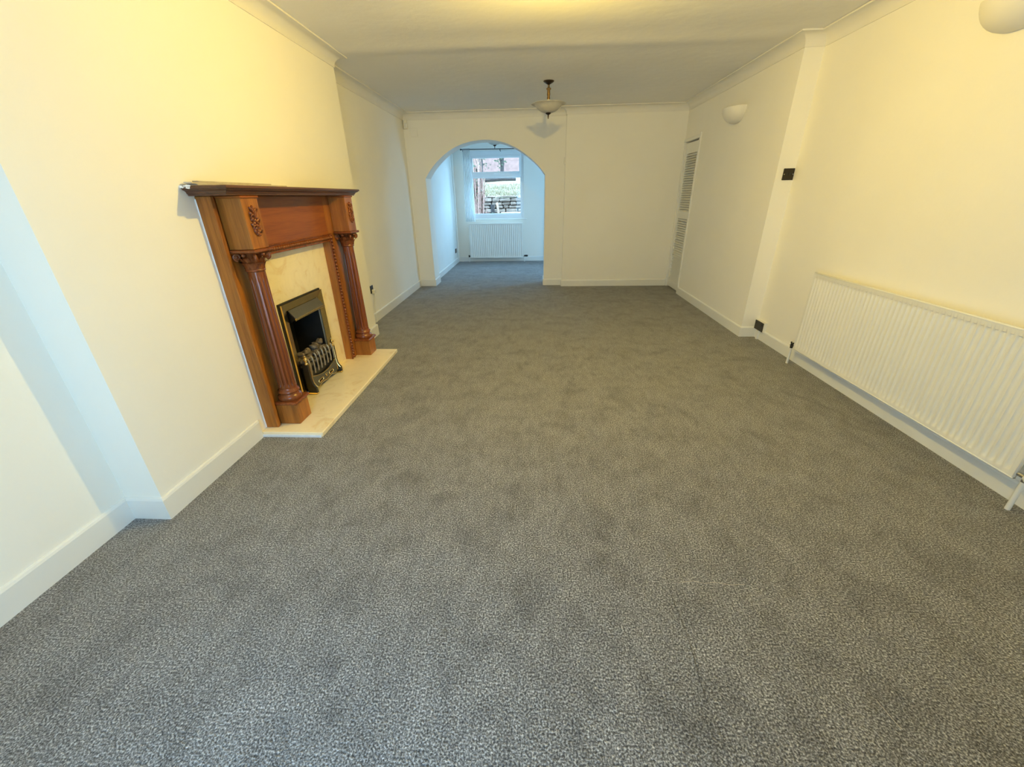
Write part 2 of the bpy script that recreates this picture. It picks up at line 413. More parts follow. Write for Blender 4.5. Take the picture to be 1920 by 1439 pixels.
# baseboards
def base_prof(h, t=0.013): return [(0, 0), (t, 0), (t, h - 0.012), (t - 0.004, h - 0.003), (t - 0.009, h), (0, h)]
BH = 0.100
HY0, HY1 = 2.050, 3.540
def bb(name, path, h=BH, t=0.013): return struct(MB().sweep(base_prof(h, t), path).build(name, 'gloss_white'))
bb('baseboard_left', [(XN, YF), (XN, YB1), (XB, YB1), (XB, HY0 - 0.004)], 0.116)
bb('baseboard_left_chimney', [(XB, HY1 + 0.004), (XB, YB2), (XL, YB2), (XL, YB2 + 0.02)], 0.116, 0.016)
bb('baseboard_left_alcove', [(XL, YB2 + 0.02), (XL, YA), (XJ1, YA), (XJ1, YA2), (XE1, YA2)], 0.105)
bb('baseboard_back', [(XJ2, YA2), (XJ2, YA), (XC, YA)], 0.098)
bb('baseboard_back_right', [(XC, YA), (XC, YW), (XR2, YW), (XR2, DY1 + 0.03)], 0.098)
bb('baseboard_right_far', [(XR2, DY0 - 0.035), (XR2, YJ), (XR1, YJ), (XR1, YF)], 0.100)
bb('baseboard_extension_left', [(XE1, YA2), (XE1, YE), (XE2, YE), (XE2, PY1 + 0.005)], 0.10)

# ------------------------------------------------------------------ garden window of the extension
def make_window_garden():
    y0, y1 = YE + 0.045, YE + 0.105
    fr = MB(); b_ = 0.055
    fr.cbox(EX0, EX0 + b_, y0, y1, EZ0, EZ1); fr.cbox(EX1 - b_, EX1, y0, y1, EZ0, EZ1)
    fr.cbox(EX0 + b_, EX1 - b_, y0, y1, EZ1 - 0.10, EZ1); fr.cbox(EX0 + b_, EX1 - b_, y0, y1, EZ0, EZ0 + 0.085)
    fr.cbox(EX0 + b_, EX1 - b_, y0, y1, 1.685, 1.745)
    o = struct(fr.build('window_1', 'upvc_white'), 'white framed window looking on the garden')
    lo = MB(); x0, x1 = EX0 + b_, EX1 - b_
    def rim(m, x0, x1, z0, z1, w_, ya, yb):
        m.cbox(x0, x0 + w_, ya, yb, z0, z1, 0.003); m.cbox(x1 - w_, x1, ya, yb, z0, z1, 0.003)
        m.cbox(x0 + w_, x1 - w_, ya, yb, z0, z0 + w_, 0.003); m.cbox(x0 + w_, x1 - w_, ya, yb, z1 - w_, z1, 0.003); return m
    s1 = rim(MB(), x0 - 0.01, x1 + 0.01, 1.735, EZ1 - 0.09, 0.048, y0 - 0.018, y0 + 0.03).build('sash', 'upvc_white', o)
    hm = MB().cbox(-0.84, -0.72, y0 - 0.045, y0 - 0.028, 1.742, 1.760).cbox(-0.84, -0.815, y0 - 0.030, y0 - 0.017, 1.738, 1.766)
    hm.build('handle', 'upvc_white', s1)
    MB().box(x0 + 0.03, x1 - 0.03, y0 + 0.008, y0 + 0.014, 1.775, EZ1 - 0.13).build('pane', 'window_glass', s1)
    b2 = rim(MB(), x0, x1, EZ0 + 0.085, 1.685, 0.016, y0 + 0.012, y0 + 0.05).build('glazing_bead', 'upvc_white', o)
    MB().box(x0 + 0.01, x1 - 0.01, y0 + 0.026, y0 + 0.032, EZ0 + 0.095, 1.677).build('pane', 'window_glass', o)
    MB().cbox(EX0 - 0.045, EX1 + 0.06, YE - 0.035, y0, EZ0 - 0.022, EZ0 + 0.001, 0.006).build('sill', 'gloss_white', o)
make_window_garden()
def make_window_front():
    y0, y1 = YF - 0.075, YF - 0.015; b_ = 0.06
    fr = MB().cbox(WX0, WX0 + b_, y0, y1, WZ0, WZ1).cbox(WX1 - b_, WX1, y0, y1, WZ0, WZ1).cbox(WX0 + b_, WX1 - b_, y0, y1, WZ1 - b_, WZ1).cbox(WX0 + b_, WX1 - b_, y0, y1, WZ0, WZ0 + b_)
    fr.cbox(WX0 + b_, WX1 - b_, y0, y1, 0.90, 0.95)
    o = struct(fr.build('window_2', 'upvc_white'))
    for za, zb in ((WZ0 + b_, 0.90), (0.95, WZ1 - b_)):
        MB().box(WX0 + b_, WX1 - b_, y0 + 0.025, y0 + 0.031, za, zb).build('pane', 'window_glass', o)
    MB().cbox(WX0 - 0.05, WX1 + 0.05, y1, YF + 0.10, WZ0 - 0.025, WZ0 + 0.001, 0.006).build('sill', 'gloss_white', o)
make_window_front()
def make_patio_door():
    x0, x1 = XE2 + 0.02, XE2 + 0.075
    m = MB()
    for ya, yb in ((PY0, PY1),):
        m.cbox(x0, x1, ya, ya + 0.07, 0, PZ).cbox(x0, x1, yb - 0.07, yb, 0, PZ).cbox(x0, x1, ya + 0.07, yb - 0.07, PZ - 0.07, PZ).cbox(x0, x1, ya + 0.07, yb - 0.07, 0, 0.09)
    o = struct(m.build('door_2', 'upvc_white'))
    for ya, yb in ((PY0, PY1),): MB().box(x0 + 0.024, x0 + 0.03, ya + 0.06, yb - 0.06, 0.08, PZ - 0.06).build('pane', 'window_glass', o)
make_patio_door()

# ------------------------------------------------------------------ louvred door
def make_door():
    xf, xb = XR2 + 0.014, XR2 + 0.044
    y0, y1, z0, z1 = DY0 + 0.004, DY1 - 0.004, 0.018, DZ - 0.02
    st = 0.048; m = MB()
    m.cbox(xf, xb, y0, y0 + st, z0, z1); m.cbox(xf, xb, y1 - st, y1, z0, z1)
    m.cbox(xf, xb, y0 + st, y1 - st, z0, 0.115); m.cbox(xf, xb, y0 + st, y1 - st, 0.985, 1.080); m.cbox(xf, xb, y0 + st, y1 - st, 1.795, z1)
    d = struct(m.build('door_1', 'gloss_white'), 'narrow white louvred door in the far right corner')
    sl = None
    ya, yb = y0 + st - 0.003, y1 - st + 0.003
    for lo, hi, cnt, tp in ((0.115, 0.985, 28, 0.16), (1.080, 1.795, 24, 0.29)):
        sl = None
        for i in range(cnt):
            z = lo + (hi - lo) * (i + 0.5) / cnt
            if sl is None:
                h = (hi - lo) / cnt
                q = MB().prism([(xf + 0.001, -h * 0.46), (xf + 0.006, -h * 0.50), (xb - 0.002, h * tp), (xb - 0.007, h * (tp + 0.04))], 1, ya, yb)
                q.v = [(x, y, zz + z) for x, y, zz in q.v]
                sl = q.build('slat', 'gloss_white', d); zref = z
            else:
                c_ = sl.copy(); COL.objects.link(c_); c_.parent = d; c_.location = (0, 0, z - zref)
    t = MB().cbox(XR2 - 0.014, XR2 + 0.06, DY0 - 0.032, DY0 + 0.003, 0, DZ + 0.055, 0.003)
    struct(t.build('trim_4', 'gloss_white'), 'white door jamb trim')
    struct(MB().cbox(XR2 - 0.012, XR2 + 0.02, DY0, YW - 0.002, DZ - 0.004, DZ + 0.034, 0.004).cbox(XR2 - 0.004, XR2 + 0.05, DY1 - 0.002, DY1 + 0.03, 0, DZ, 0.003).build('trim_5', 'gloss_white'), 'white door head trim')
make_door()

# ------------------------------------------------------------------ hearth, back panel, surround
HZ = 0.032
PX = XB + 0.006            # front of marble back panel
hm = MB().cbox(-1.672 + 0.005, -1.282, HY0, HY1, 0.0, HZ, 0.004)
hearth = tag(hm.build('hearth', 'cream_marble'), 'cream marble hearth slab on the carpet below the fire', 'hearth')
MB().cbox(-1.668 + 0.001, -1.290, HY0 - 0.006, HY0 - 0.0005, 0.0, 0.018, 0.001).build('edge_caulk', 'caulk_white', hearth)
bm_ = MB()
bp0, bp1 = 2.36, 3.30
bm_.box(XB + 0.0005, PX, bp0, FY0, HZ, 1.06).box(XB + 0.0005, PX, FY1, bp1, HZ, 1.06).box(XB + 0.0005, PX, FY0, FY1, FZ, 1.06)
tag(bm_.build('back_panel', 'cream_marble'), 'veined cream marble back panel around the gas fire', 'back panel')

YC = 2.832
sur = thing('fireplace_surround', 'carved reddish oak fire surround with fluted columns against the chimney breast', 'fireplace', (XB, YC, HZ))
BX = -1.602            # body front face
BY0, BY1 = 2.106, 2 * YC - 2.106
IN0, IN1 = 2.388, 2 * YC - 2.388       # opening
for y0, y1, s_ in ((BY0, IN0, 0), (IN1, BY1, 1)):
    ysid = (y0, y0 + 0.028) if s_ == 0 else (y1 - 0.028, y1)
    MB().cbox(XB + 0.0008, BX + 0.014, ysid[0], ysid[1], HZ, 1.345, 0.003).build('side_board', 'oak_upright', sur)
    yy = (y0 + 0.028, y1) if s_ == 0 else (y0, y1 - 0.028)
    MB().cbox(PX + 0.0005, BX, yy[0], yy[1], HZ, 1.345, 0.002).build('leg_panel', 'oak_upright', sur)
MB().cbox(PX + 0.0005, BX + 0.0005, IN0, IN1, 1.035, 1.345, 0.002).build('frieze_panel', 'oak_lengthwise', sur)
def rope(m, p0, p1, r, pitch, ax):
    L = (Vector(p1) - Vector(p0)).length; k = int(L / pitch)
    for i in range(k):
        q = Vector(p0).lerp(Vector(p1), (i + 0.5) / k)
        rot = Matrix.Rotation(math.radians(38), 3, 'X')
        if ax == 2: m.ell(q, (r, r * 0.75, pitch * 0.62), rot, 8, 5)
        else: m.ell(q, (r, pitch * 0.62, r * 0.75), rot, 8, 5)
rx = BX + 0.004
for ya, za, yb, zb, ax in ((IN1 + 0.022, HZ + 0.01, IN1 + 0.022, 1.060, 2), (IN0 - 0.022, HZ + 0.01, IN0 - 0.022, 1.060, 2), (IN0 - 0.01, 1.050, IN1 + 0.01, 1.050, 1)):
    m = MB(); rope(m, (rx, ya, za), (rx, yb, zb), 0.016, 0.026, ax)
    stuff(m.build('rope_moulding', 'carved_mahogany', sur, smooth=True, angle=80))
    m = MB()
    if ax == 2:
        for d in (-0.022, 0.022): m.cbox(BX - 0.002, BX + 0.008, ya + d - 0.004, ya + d + 0.004, HZ, 1.07, 0.002)
    else: m.cbox(BX - 0.002, BX + 0.008, ya - 0.02, yb + 0.02, 1.070, 1.078, 0.002).cbox(BX - 0.002, BX + 0.006, ya, yb, 1.022, 1.034, 0.002)
    m.build('bead_strip', 'carved_mahogany', sur)

def leaf(m, c, ang, h, w_, out0, curl, tilt=0.0):
    """acanthus leaf standing on a bell of radius out0, tip curling outwards"""
    ca, sa = math.cos(ang), math.sin(ang)
    nu, nv = 6, 6
    def fn(u, v):
        ww = w_ * (0.65 + 0.5 * math.sin(PI * min(1, v * 1.05)) ) * (1 if v < 0.8 else 1 - (v - 0.8) * 3.2)
        t = (u - 0.5) * ww * (1 + 0.12 * math.cos(v * 22))
        r = out0 + curl * v ** 2.2 + 0.006 * (1 - (2 * u - 1) ** 2) - 0.003 * abs(math.sin((u - 0.5) * 9))
        z = c[2] + h * (v - (0.28 * max(0, v - 0.75) / 0.25 if v > 0.75 else 0))
        return (c[0] + ca * r - sa * t, c[1] + sa * r + ca * t, z)
    m.grid(fn, nu, nv)
def build_column(yc):
    xc = -1.5365
    top, bot = 0.968, 0.262
    prof = [(0.050, bot)]
    for i in range(13):
        t = i / 12; prof.append((0.0515 - 0.010 * t ** 1.3, bot + 0.014 + (top - bot - 0.03) * t))
    prof.append((0.0425, top))
    def fl(t, z):
        e = min(1, max(0, (z - bot - 0.012) / 0.012)) * min(1, max(0, (top - 0.03 - z) / 0.012))
        return 1 - 0.15 * e * max(0, math.cos(14 * t)) ** 0.6
    pr = [prof[0], (0.0515, bot + 0.010), (0.0515, bot + 0.024)]
    pr += [(0.0515 - 0.010 * ((z - bot) / (top - bot)) ** 1.3, z) for z in [bot + 0.03 + (top - 0.06 - bot - 0.03) * i / 12 for i in range(13)]]
    pr += [(0.0418, top - 0.036), (0.0418, top - 0.024), (0.0425, top)]
    col = MB().lathe(pr, xc, yc, 112, fl).build('column', 'carved_mahogany', sur, smooth=True, angle=50)
    # base rings
    b = [(0.068, 0.188), (0.070, 0.200), (0.068, 0.213), (0.060, 0.218), (0.056, 0.226), (0.058, 0.232), (0.063, 0.238), (0.061, 0.248), (0.054, 0.253), (0.053, 0.264)]
    MB().lathe([(0.0665, 0.186)] + b, xc, yc, 40).build('base_ring', 'carved_mahogany', col, smooth=True, angle=50)
    # capital
    cpm = MB().lathe([(0.043, 0.966), (0.049, 0.970), (0.050, 0.977), (0.044, 0.982), (0.044, 1.03), (0.050, 1.055), (0.062, 1.068)], xc, yc, 32)
    for i in range(8): leaf(cpm, (xc, yc, 0.981), 2 * PI * (i + 0.5) / 8, 0.050, 0.040, 0.045, 0.026)
    for i in range(8): leaf(cpm, (xc, yc, 0.998), 2 * PI * i / 8, 0.062, 0.036, 0.047, 0.032)
    for i in range(4):
        an = PI / 4 + i * PI / 2; ca, sa = math.cos(an), math.sin(an)
        pts = []
        for k in range(22):
            t = k / 21; th = -0.5 * PI + 3.2 * PI * t; rr = 0.019 * (1 - 0.72 * t)
            rad = 0.071 + rr * math.cos(th); zz = 1.047 + rr * math.sin(th)
            pts.append((xc + ca * rad, yc + sa * rad, zz))
        cpm.tube(pts, [0.0085 - 0.003 * k / 21 for k in range(22)], 8)
        cpm.ell((xc + ca * 0.071, yc + sa * 0.071, 1.047), (0.009, 0.009, 0.009))
        am2 = i * PI / 2; cpm.ell((xc + math.cos(am2) * 0.064, yc + math.sin(am2) * 0.064, 1.057), (0.012, 0.012, 0.011))
    cpm.build('capital', 'carved_mahogany', col, smooth=True, angle=60)
    # pedestal
    pd = MB().cbox(BX + 0.0006, -1.4715, yc - 0.069, yc + 0.069, HZ, 0.166, 0.002).build('pedestal', 'oak_upright', sur)
    MB().cbox(BX + 0.001, -1.4575, yc - 0.083, yc + 0.083, 0.1665, 0.1855, 0.006).build('pedestal_cap', 'carved_mahogany', pd)
    # block above
    bk = MB().cbox(BX + 0.001, -1.469, yc - 0.068, yc + 0.068, 1.086, 1.345, 0.002).build('corbel_block', 'oak_upright', sur)
    MB().cbox(BX + 0.001, -1.462, yc - 0.075, yc + 0.075, 1.333, 1.3448, 0.003).build('top_bead', 'oak_lengthwise', bk)
    MB().cbox(BX + 0.001, -1.454, yc - 0.083, yc + 0.083, 1.0685, 1.0855, 0.005).build('bottom_ledge', 'carved_mahogany', bk)
    # applied carving: leaves and fruit spray
    cm_ = MB(); rn = random.Random(3); fx = -1.4685
    lumps = [(0.000, 1.272, .010, .020, 30), (0.018, 1.262, .008, .022, -25), (-0.014, 1.256, .009, .018, 40), (0.004, 1.246, .012, .013, 0), (0.022, 1.238, .010, .012, 10),
             (-0.018, 1.234, .009, .014, -30), (0.002, 1.226, .012, .012, 0), (0.018, 1.214, .011, .013, 35), (-0.010, 1.212, .012, .012, 0), (-0.022, 1.202, .008, .016, 40),
             (0.008, 1.200, .011, .011, 0), (0.024, 1.192, .009, .015, -40), (-0.006, 1.187, .011, .012, 0), (0.010, 1.175, .012, .012, 0), (-0.016, 1.172, .008, .015, 25),
             (0.000, 1.160, .010, .012, 0), (0.016, 1.156, .007, .012, -50), (0.004, 1.285, .006, .016, -10), (-0.010, 1.281, .006, .015, 35)]
    for dy, z, ry, rz, an in lumps:
        rot = Matrix.Rotation(math.radians(an), 3, 'X')
        cm_.ell((fx, yc + dy - 0.004, z), (0.013, ry, rz), rot, 10, 6)
    for k in range(5):
        z = 1.27 - k * 0.026; sg = -1 if k % 2 else 1
        cm_.tube([(fx + 0.006, yc, z), (fx + 0.012, yc + sg * 0.014, z + 0.012), (fx + 0.010, yc + sg * 0.027, z + 0.010), (fx + 0.004, yc + sg * 0.030, z - 0.004)], [0.005, 0.006, 0.005, 0.003], 7)
    cm_.build('carved_spray', 'carved_mahogany', bk, smooth=True, angle=80)
for yc in (2.222, 2 * YC - 2.222): build_column(yc)
# mantel shelf with cornice moulding
SX, SY0, SY1 = -1.440, 2.036, 2 * YC - 2.036
sh = MB().cbox(XB + 0.0008, SX, SY0, SY1, 1.3765, 1.391, 0.003).build('mantel_shelf', 'shelf_mahogany', sur)
px0, py0, py1 = -1.478, 2.075, 2 * YC - 2.075
prof = [(-0.02, 1.3455), (0.000, 1.3455), (0.004, 1.349), (0.004, 1.3535), (0.008, 1.355), (0.010, 1.361), (0.016, 1.367), (0.025, 1.3705), (0.029, 1.372), (0.029, 1.3763), (-0.02, 1.3763)]
path = [(XB + 0.001, py0), (px0, py0), (px0, py1), (XB + 0.001, py1)]
mm = MB().sweep(prof, path)      # travelling +X along the near end, the right-hand side is outwards
mm.box(XB + 0.001, px0 - 0.001, py0 + 0.001, py1 - 0.001, 1.3457, 1.3762)
mm.build('cornice', 'shelf_mahogany', sh)
# caulk line where the surround meets the wall, ragged white paint
rn = random.Random(11)
pts = []
m = MB(); zs_ = [HZ + 0.002 + i * 0.022 for i in range(60)]
wv = [0.0008 + rn.random() ** 4 * 0.010 for _ in zs_]
va = []
for z, q in zip(zs_, wv): va += [(XB + 0.0004, BY0 - q - 0.001, z), (XB + 0.003, BY0 - q * 0.4, z), (XB + 0.006, BY0 - 0.0002, z)]
m.add(va, [(3 * i + k, 3 * i + k + 1, 3 * i + k + 4, 3 * i + k + 3) for i in range(len(zs_) - 1) for k in (0, 1)])
m.build('caulk_line', 'caulk_white', sur)
m = MB()
for i in range(16):
    m.ell((XB + 0.004 + 0.050 * rn.random() ** 1.6, SY0 - 0.0005 + rn.random() * 0.002, 1.379 + rn.random() * 0.011), (0.003 + rn.random() * 0.007, 0.0022, 0.0015 + rn.random() * 0.003), None, 8, 5, 0.3, rn)
m.build('paint_chip', 'caulk_white', sh)

# loose strips on the mantel
for i, (x0, x1, ya, yb, z0, z1, lb) in enumerate((
        (-1.655, -1.600, 2.070, 2.930, 1.3915, 1.3985, 'lowest and widest of the thin pale strips lying on the mantel shelf'),
        (-1.652, -1.612, 2.050, 2.860, 1.3990, 1.4060, 'middle thin pale strip in the small pile on the mantel shelf'),
        (-1.650, -1.618, 2.105, 2.700, 1.4065, 1.4125, 'topmost narrow strip of the pile lying on the mantel shelf'))):
    o = tag(MB().prism([(x0, z0), (x1, z0), (x1, z1 - 0.002), (x1 - 0.004, z1), (x0, z1)], 1, ya, yb).build('trim_strip', 'pale_trim'), lb, 'trim strip', 'strips on the mantel shelf')

# ------------------------------------------------------------------ gas fire
fire = thing('gas_fire', 'brass framed inset gas fire with black fret and grey coals in the marble panel', 'gas fire', (PX, 2.783, HZ))
OY0, OY1 = 2.513, 3.053
def ring(m, y0, y1, z0, z1, iy0, iy1, iz1, x0, x1):
    m.cbox(x0, x1, y0, iy0, z0, z1, 0.002); m.cbox(x0, x1, iy1, y1, z0, z1, 0.002); m.cbox(x0, x1, iy0, iy1, iz1, z1, 0.002); return m
ring(MB(), OY0 - 0.008, OY1 + 0.004, HZ + 0.0005, 0.706, OY0 + 0.02, OY1 - 0.02, 0.68, PX + 0.0005, PX + 0.014).build('outer_trim', 'black_iron', fire)
# brass frame with sloping inner lip
bf = MB(); bx = PX + 0.0145
IY0, IY1, IZ = 2.568, 2.998, 0.648
def slope(m, pts): m.add(pts, [(0, 1, 2, 3), (4, 7, 6, 5), (0, 4, 5, 1), (1, 5, 6, 2), (2, 6, 7, 3), (3, 7, 4, 0)])
d0, d1 = bx + 0.014, bx + 0.003
slope(bf, [(d0, OY0, HZ), (d0, OY0, 0.697), (d1, IY0, IZ), (d1, IY0, HZ), (bx, OY0, HZ), (bx, OY0, 0.697), (bx, IY0, IZ), (bx, IY0, HZ)])
slope(bf, [(d0, OY1, HZ), (d0, OY1, 0.697), (d1, IY1, IZ), (d1, IY1, HZ), (bx, OY1, HZ), (bx, OY1, 0.697), (bx, IY1, IZ), (bx, IY1, HZ)])
slope(bf, [(d0, OY0, 0.697), (d0, OY1, 0.697), (d1, IY1, IZ), (d1, IY0, IZ), (bx, OY0, 0.697), (bx, OY1, 0.697), (bx, IY1, IZ), (bx, IY0, IZ)])
bf.build('brass_frame', 'brass', fire)
# firebox
fb = MB(); g = 0.004; y0, y1, z1, xb_ = FY0 + g, FY1 - g, FZ - g, XB - 0.22
fb.box(xb_ - 0.01, xb_, y0, y1, HZ + 0.001, z1).box(xb_, PX, y0, y0 + 0.006, HZ + 0.001, z1).box(xb_, PX, y1 - 0.006, y1, HZ + 0.001, z1).box(xb_, PX, y0 + 0.006, y1 - 0.006, z1 - 0.006, z1).box(xb_, XB - 0.002, y0 + 0.006, y1 - 0.006, HZ + 0.001, HZ + 0.009)
fb.build('firebox', 'firebox_soot', fire)
# hood
hd = MB(); hx = -1.602
hd.prism([(bx + 0.002, 0.645), (bx + 0.006, 0.648), (hx, 0.594), (hx - 0.004, 0.590), (hx - 0.008, 0.592)], 1, 2.585, 2.983)
hood = hd.build('hood', 'hood_mesh', fire)
MB().cbox(hx - 0.004, hx + 0.005, 2.578, 2.990, 0.578, 0.594, 0.003).build('hood_strip', 'brass', hood)
for y in (2.585, 2.981): MB().prism([(bx - 0.003, 0.640), (hx, 0.590), (bx - 0.003, 0.56)], 1, y, y + 0.003).build('hood_cheek', 'black_iron', hood)
# coals, each one a part
rn = random.Random(5)
co = []
for row, (x, z, cnt) in enumerate(((-1.625, 0.238, 8), (-1.655, 0.262, 8), (-1.69, 0.285, 7), (-1.655, 0.225, 7), (-1.63, 0.275, 6), (-1.67, 0.312, 6), (-1.70, 0.255, 7))):
    for i in range(cnt):
        y = 2.60 + 0.365 * (i + 0.5 + rn.uniform(-.2, .2)) / cnt
        m = MB(); rot = Matrix.Rotation(rn.uniform(0, 3), 3, 'Z') @ Matrix.Rotation(rn.uniform(-.6, .6), 3, 'X')
        m.ell((x + rn.uniform(-.008, .008), y, z + rn.uniform(-.008, .008)), (0.019 + rn.random() * 0.008, 0.027 + rn.random() * 0.010, 0.016 + rn.random() * 0.007), rot, 9, 6, 0.16, rn)
        m.build('coal', 'coal_ceramic', fire, smooth=True, angle=35)
MB().box(-1.72, -1.612, 2.590, 2.978, 0.06, 0.225).build('burner_tray', 'firebox_soot', fire)
# front fret: bars, cheeks, lower apron, brass finials
fx = -1.597
fret = MB()
fret.cbox(fx - 0.010, fx - 0.004, 2.590, 2.975, 0.185, 0.193, 0.002); fret.cbox(fx - 0.010, fx - 0.004, 2.590, 2.975, 0.225, 0.232, 0.002)
fret.cbox(fx - 0.012, fx - 0.003, 2.585, 2.980, 0.255, 0.263, 0.002); fret.box(fx - 0.016, fx - 0.010, 2.585, 2.980, 0.060, 0.19)
fr_ = fret.build('fret', 'black_iron', fire)
for i in range(8):
    y = 2.607 + 0.351 * i / 7; h = 0.292 + 0.012 * math.sin(PI * i / 7)
    MB().tube([(fx, y, 0.168), (fx + 0.003, y, 0.20), (fx + 0.003, y, 0.25), (fx - 0.001, y, h - 0.012), (fx - 0.010, y, h)], [0.0055, 0.006, 0.006, 0.0065, 0.005], 8).build('bar', 'fret_bronze', fr_, smooth=True)
def apron_pts(g):
    top = [(2.592 + g + (0.381 - 2 * g) * i / 14, 0.168 - g - 0.040 * (1 - ((i - 7) / 7) ** 2)) for i in range(15)]
    bot = [(2.972 - g, 0.062 + g), (2.930, 0.052 + g), (2.895, 0.056 + g), (2.875, 0.068 + g), (2.82, 0.066 + g), (2.782, 0.060 + g), (2.745, 0.066 + g), (2.69, 0.068 + g), (2.668, 0.056 + g), (2.630, 0.052 + g), (2.592 + g, 0.062 + g)]
    return top + bot
ap = MB().prism([(y, z) for y, z in apron_pts(0.004)], 0, fx - 0.009, fx + 0.004).build('apron', 'hood_mesh', fr_)
e = [(fx + 0.003, y, z) for y, z in apron_pts(0.0)]
MB().tube(e + [e[0], e[1]], 0.0042, 6, cap=False).build('apron_edge', 'brass', ap, smooth=True)
for yc in (2.700, 2.864):
    m = MB(); pts = []
    for k in range(25):
        t = 2 * PI * k / 24
        cy = yc + (0.022 if math.cos(t) > 0 else -0.022) + 0.012 * math.cos(t); pts.append((fx + 0.005, cy, 0.092 + 0.011 * math.sin(t)))
    m.tube(pts, 0.0035, 6, cap=False); s1 = m.build('slot_rim', 'brass', ap, smooth=True)
    MB().cbox(fx + 0.003, fx + 0.0046, yc - 0.030, yc + 0.030, 0.084, 0.100, 0.0006).build('slot', 'firebox_soot', ap)
MB().ell((fx + 0.006, 2.782, 0.093), (0.005, 0.008, 0.008)).ell((fx + 0.006, 2.772, 0.106), (0.004, 0.005, 0.005)).ell((fx + 0.006, 2.792, 0.106), (0.004, 0.005, 0.005)).build('boss', 'brass', ap, smooth=True)
# cheeks with S-curved feet
for y0_, y1_ in ((2.568, 2.590), (2.974, 2.996)):
    prof_ = [(bx + 0.016, 0.045), (bx + 0.016, 0.262), (fx + 0.003, 0.262), (fx + 0.004, 0.20), (fx + 0.004, 0.15), (fx + 0.008, 0.115), (fx + 0.020, 0.092), (fx + 0.030, 0.082), (fx + 0.030, 0.045)]
    MB().prism(prof_, 1, y0_, y1_).build('cheek', 'black_iron', fr_)
    MB().tube([(p[0] + 0.001, (y0_ + y1_) / 2 + (0.012 if y0_ < 2.7 else -0.012), p[1]) for p in prof_[2:8]], 0.005, 8).build('cheek_edge', 'brass', fr_, smooth=True)
    MB().cbox(bx + 0.016, fx + 0.032, y0_ - 0.004, y1_ + 0.004, HZ + 0.0005, 0.046, 0.003).build('foot', 'brass', fr_)
    yc = (y0_ + y1_) / 2
    MB().lathe([(0.012, 0.262), (0.013, 0.270), (0.007, 0.276), (0.006, 0.284), (0.012, 0.290), (0.014, 0.299), (0.010, 0.308), (0.005, 0.313), (0.007, 0.318), (0.006, 0.326), (0.001, 0.331)], fx - 0.006, yc, 18).build('finial', 'brass', fr_, smooth=True, angle=60)

# ------------------------------------------------------------------ radiators
def radiator(name, label, along, face, depth, a0, a1, z0, z1, pitch, sgn):
    """along: 'y' -> on a wall facing -X ; 'x' -> on a wall facing -Y. face is the front plane coordinate; body goes +sgn*depth"""
    loc = (face + depth / 2, (a0 + a1) / 2, z0) if along == 'y' else ((a0 + a1) / 2, face + depth / 2, z0)
    root = thing(name, label, 'radiator', loc)
    cnt = int((a1 - a0 - 0.03) / pitch); off = (a1 - a0 - cnt * pitch) / 2
    zb = [0, 0.006, 0.030, 0.052, 0.066, 0.080]; hh = z1 - z0
    zr = [z0 + q for q in (0.004, 0.026, 0.030, 0.046, 0.066)] + [z1 - q for q in (0.072, 0.050, 0.036, 0.032, 0.004)]
    amp = [0, 0, 0.25, 1, 1, 1, 1, 1, 0, 0]
    us = [a0, a0 + off * 0.4]; K = 8
    for i in range(cnt):
        for k in range(K): us.append(a0 + off + (i + k / K) * pitch)
    us += [a1 - off, a1 - off * 0.4, a1]
    def dep(u):
        t = ((u - a0 - off) / pitch) % 1.0
        if u < a0 + off or u > a1 - off: return 0
        q = min(1, max(0, (0.5 - abs(t - 0.5)) * 2)) # 0 at the ends, 1 mid
        s = q * 1.0
        s = max(0, min(1, (q - 0.22) / 0.42)); s = s * s * (3 - 2 * s)
        return s
    vs_ = []
    for j, z in enumerate(zr):
        for u in us:
            d = 0.0075 * dep(u) * amp[j]
            if along == 'y': vs_.append((face + d, u, z))
            else: vs_.append((u, face + d, z))
    nu = len(us)
    fs = [(j * nu + i, j * nu + i + 1, (j + 1) * nu + i + 1, (j + 1) * nu + i) for j in range(len(zr) - 1) for i in range(nu - 1)]
    m = MB().add(vs_, fs)
    def bx_(p0, p1, q0, q1, z_0, z_1, mbx):      # p: depth from face, q: along
        if along == 'y': mbx.cbox(face + p0, face + p1, q0, q1, z_0, z_1, 0.003)
        else: mbx.cbox(q0, q1, face + p0, face + p1, z_0, z_1, 0.003)
        return mbx
    # rolled rims
    bx_(-0.0015, 0.016, a0 - 0.004, a1 + 0.004, z0, z0 + 0.010, m); bx_(-0.0015, 0.016, a0 - 0.004, a1 + 0.004, z1 - 0.010, z1, m)
    bx_(-0.0005, 0.016, a0 - 0.004, a0 + 0.004, z0, z1, m); bx_(-0.0005, 0.016, a1 - 0.004, a1 + 0.004, z0, z1, m)
    bx_(0.013, 0.018, a0, a1, z0 + 0.002, z1 - 0.002, m)
    m.build('front_panel', 'radiator_white', root, smooth=True, angle=50)
    bx_(0.018, depth * 0.5, a0 + 0.02, a1 - 0.02, z0 + 0.04, z1 - 0.03, MB()).build('convector', 'radiator_white', root)
    for q in (a0 + 0.18, a1 - 0.18): bx_(depth * 0.5, depth - 0.0006, q - 0.015, q + 0.015, z0 + 0.05, z1 - 0.05, MB()).build('bracket', 'radiator_white', root)
    return root
rad = radiator('radiator', 'long white ribbed panel radiator low on the right wall', 'y', 2.114, XR1 - 2.114, 1.562, 3.236, 0.142, 0.757, 0.0335, 1)
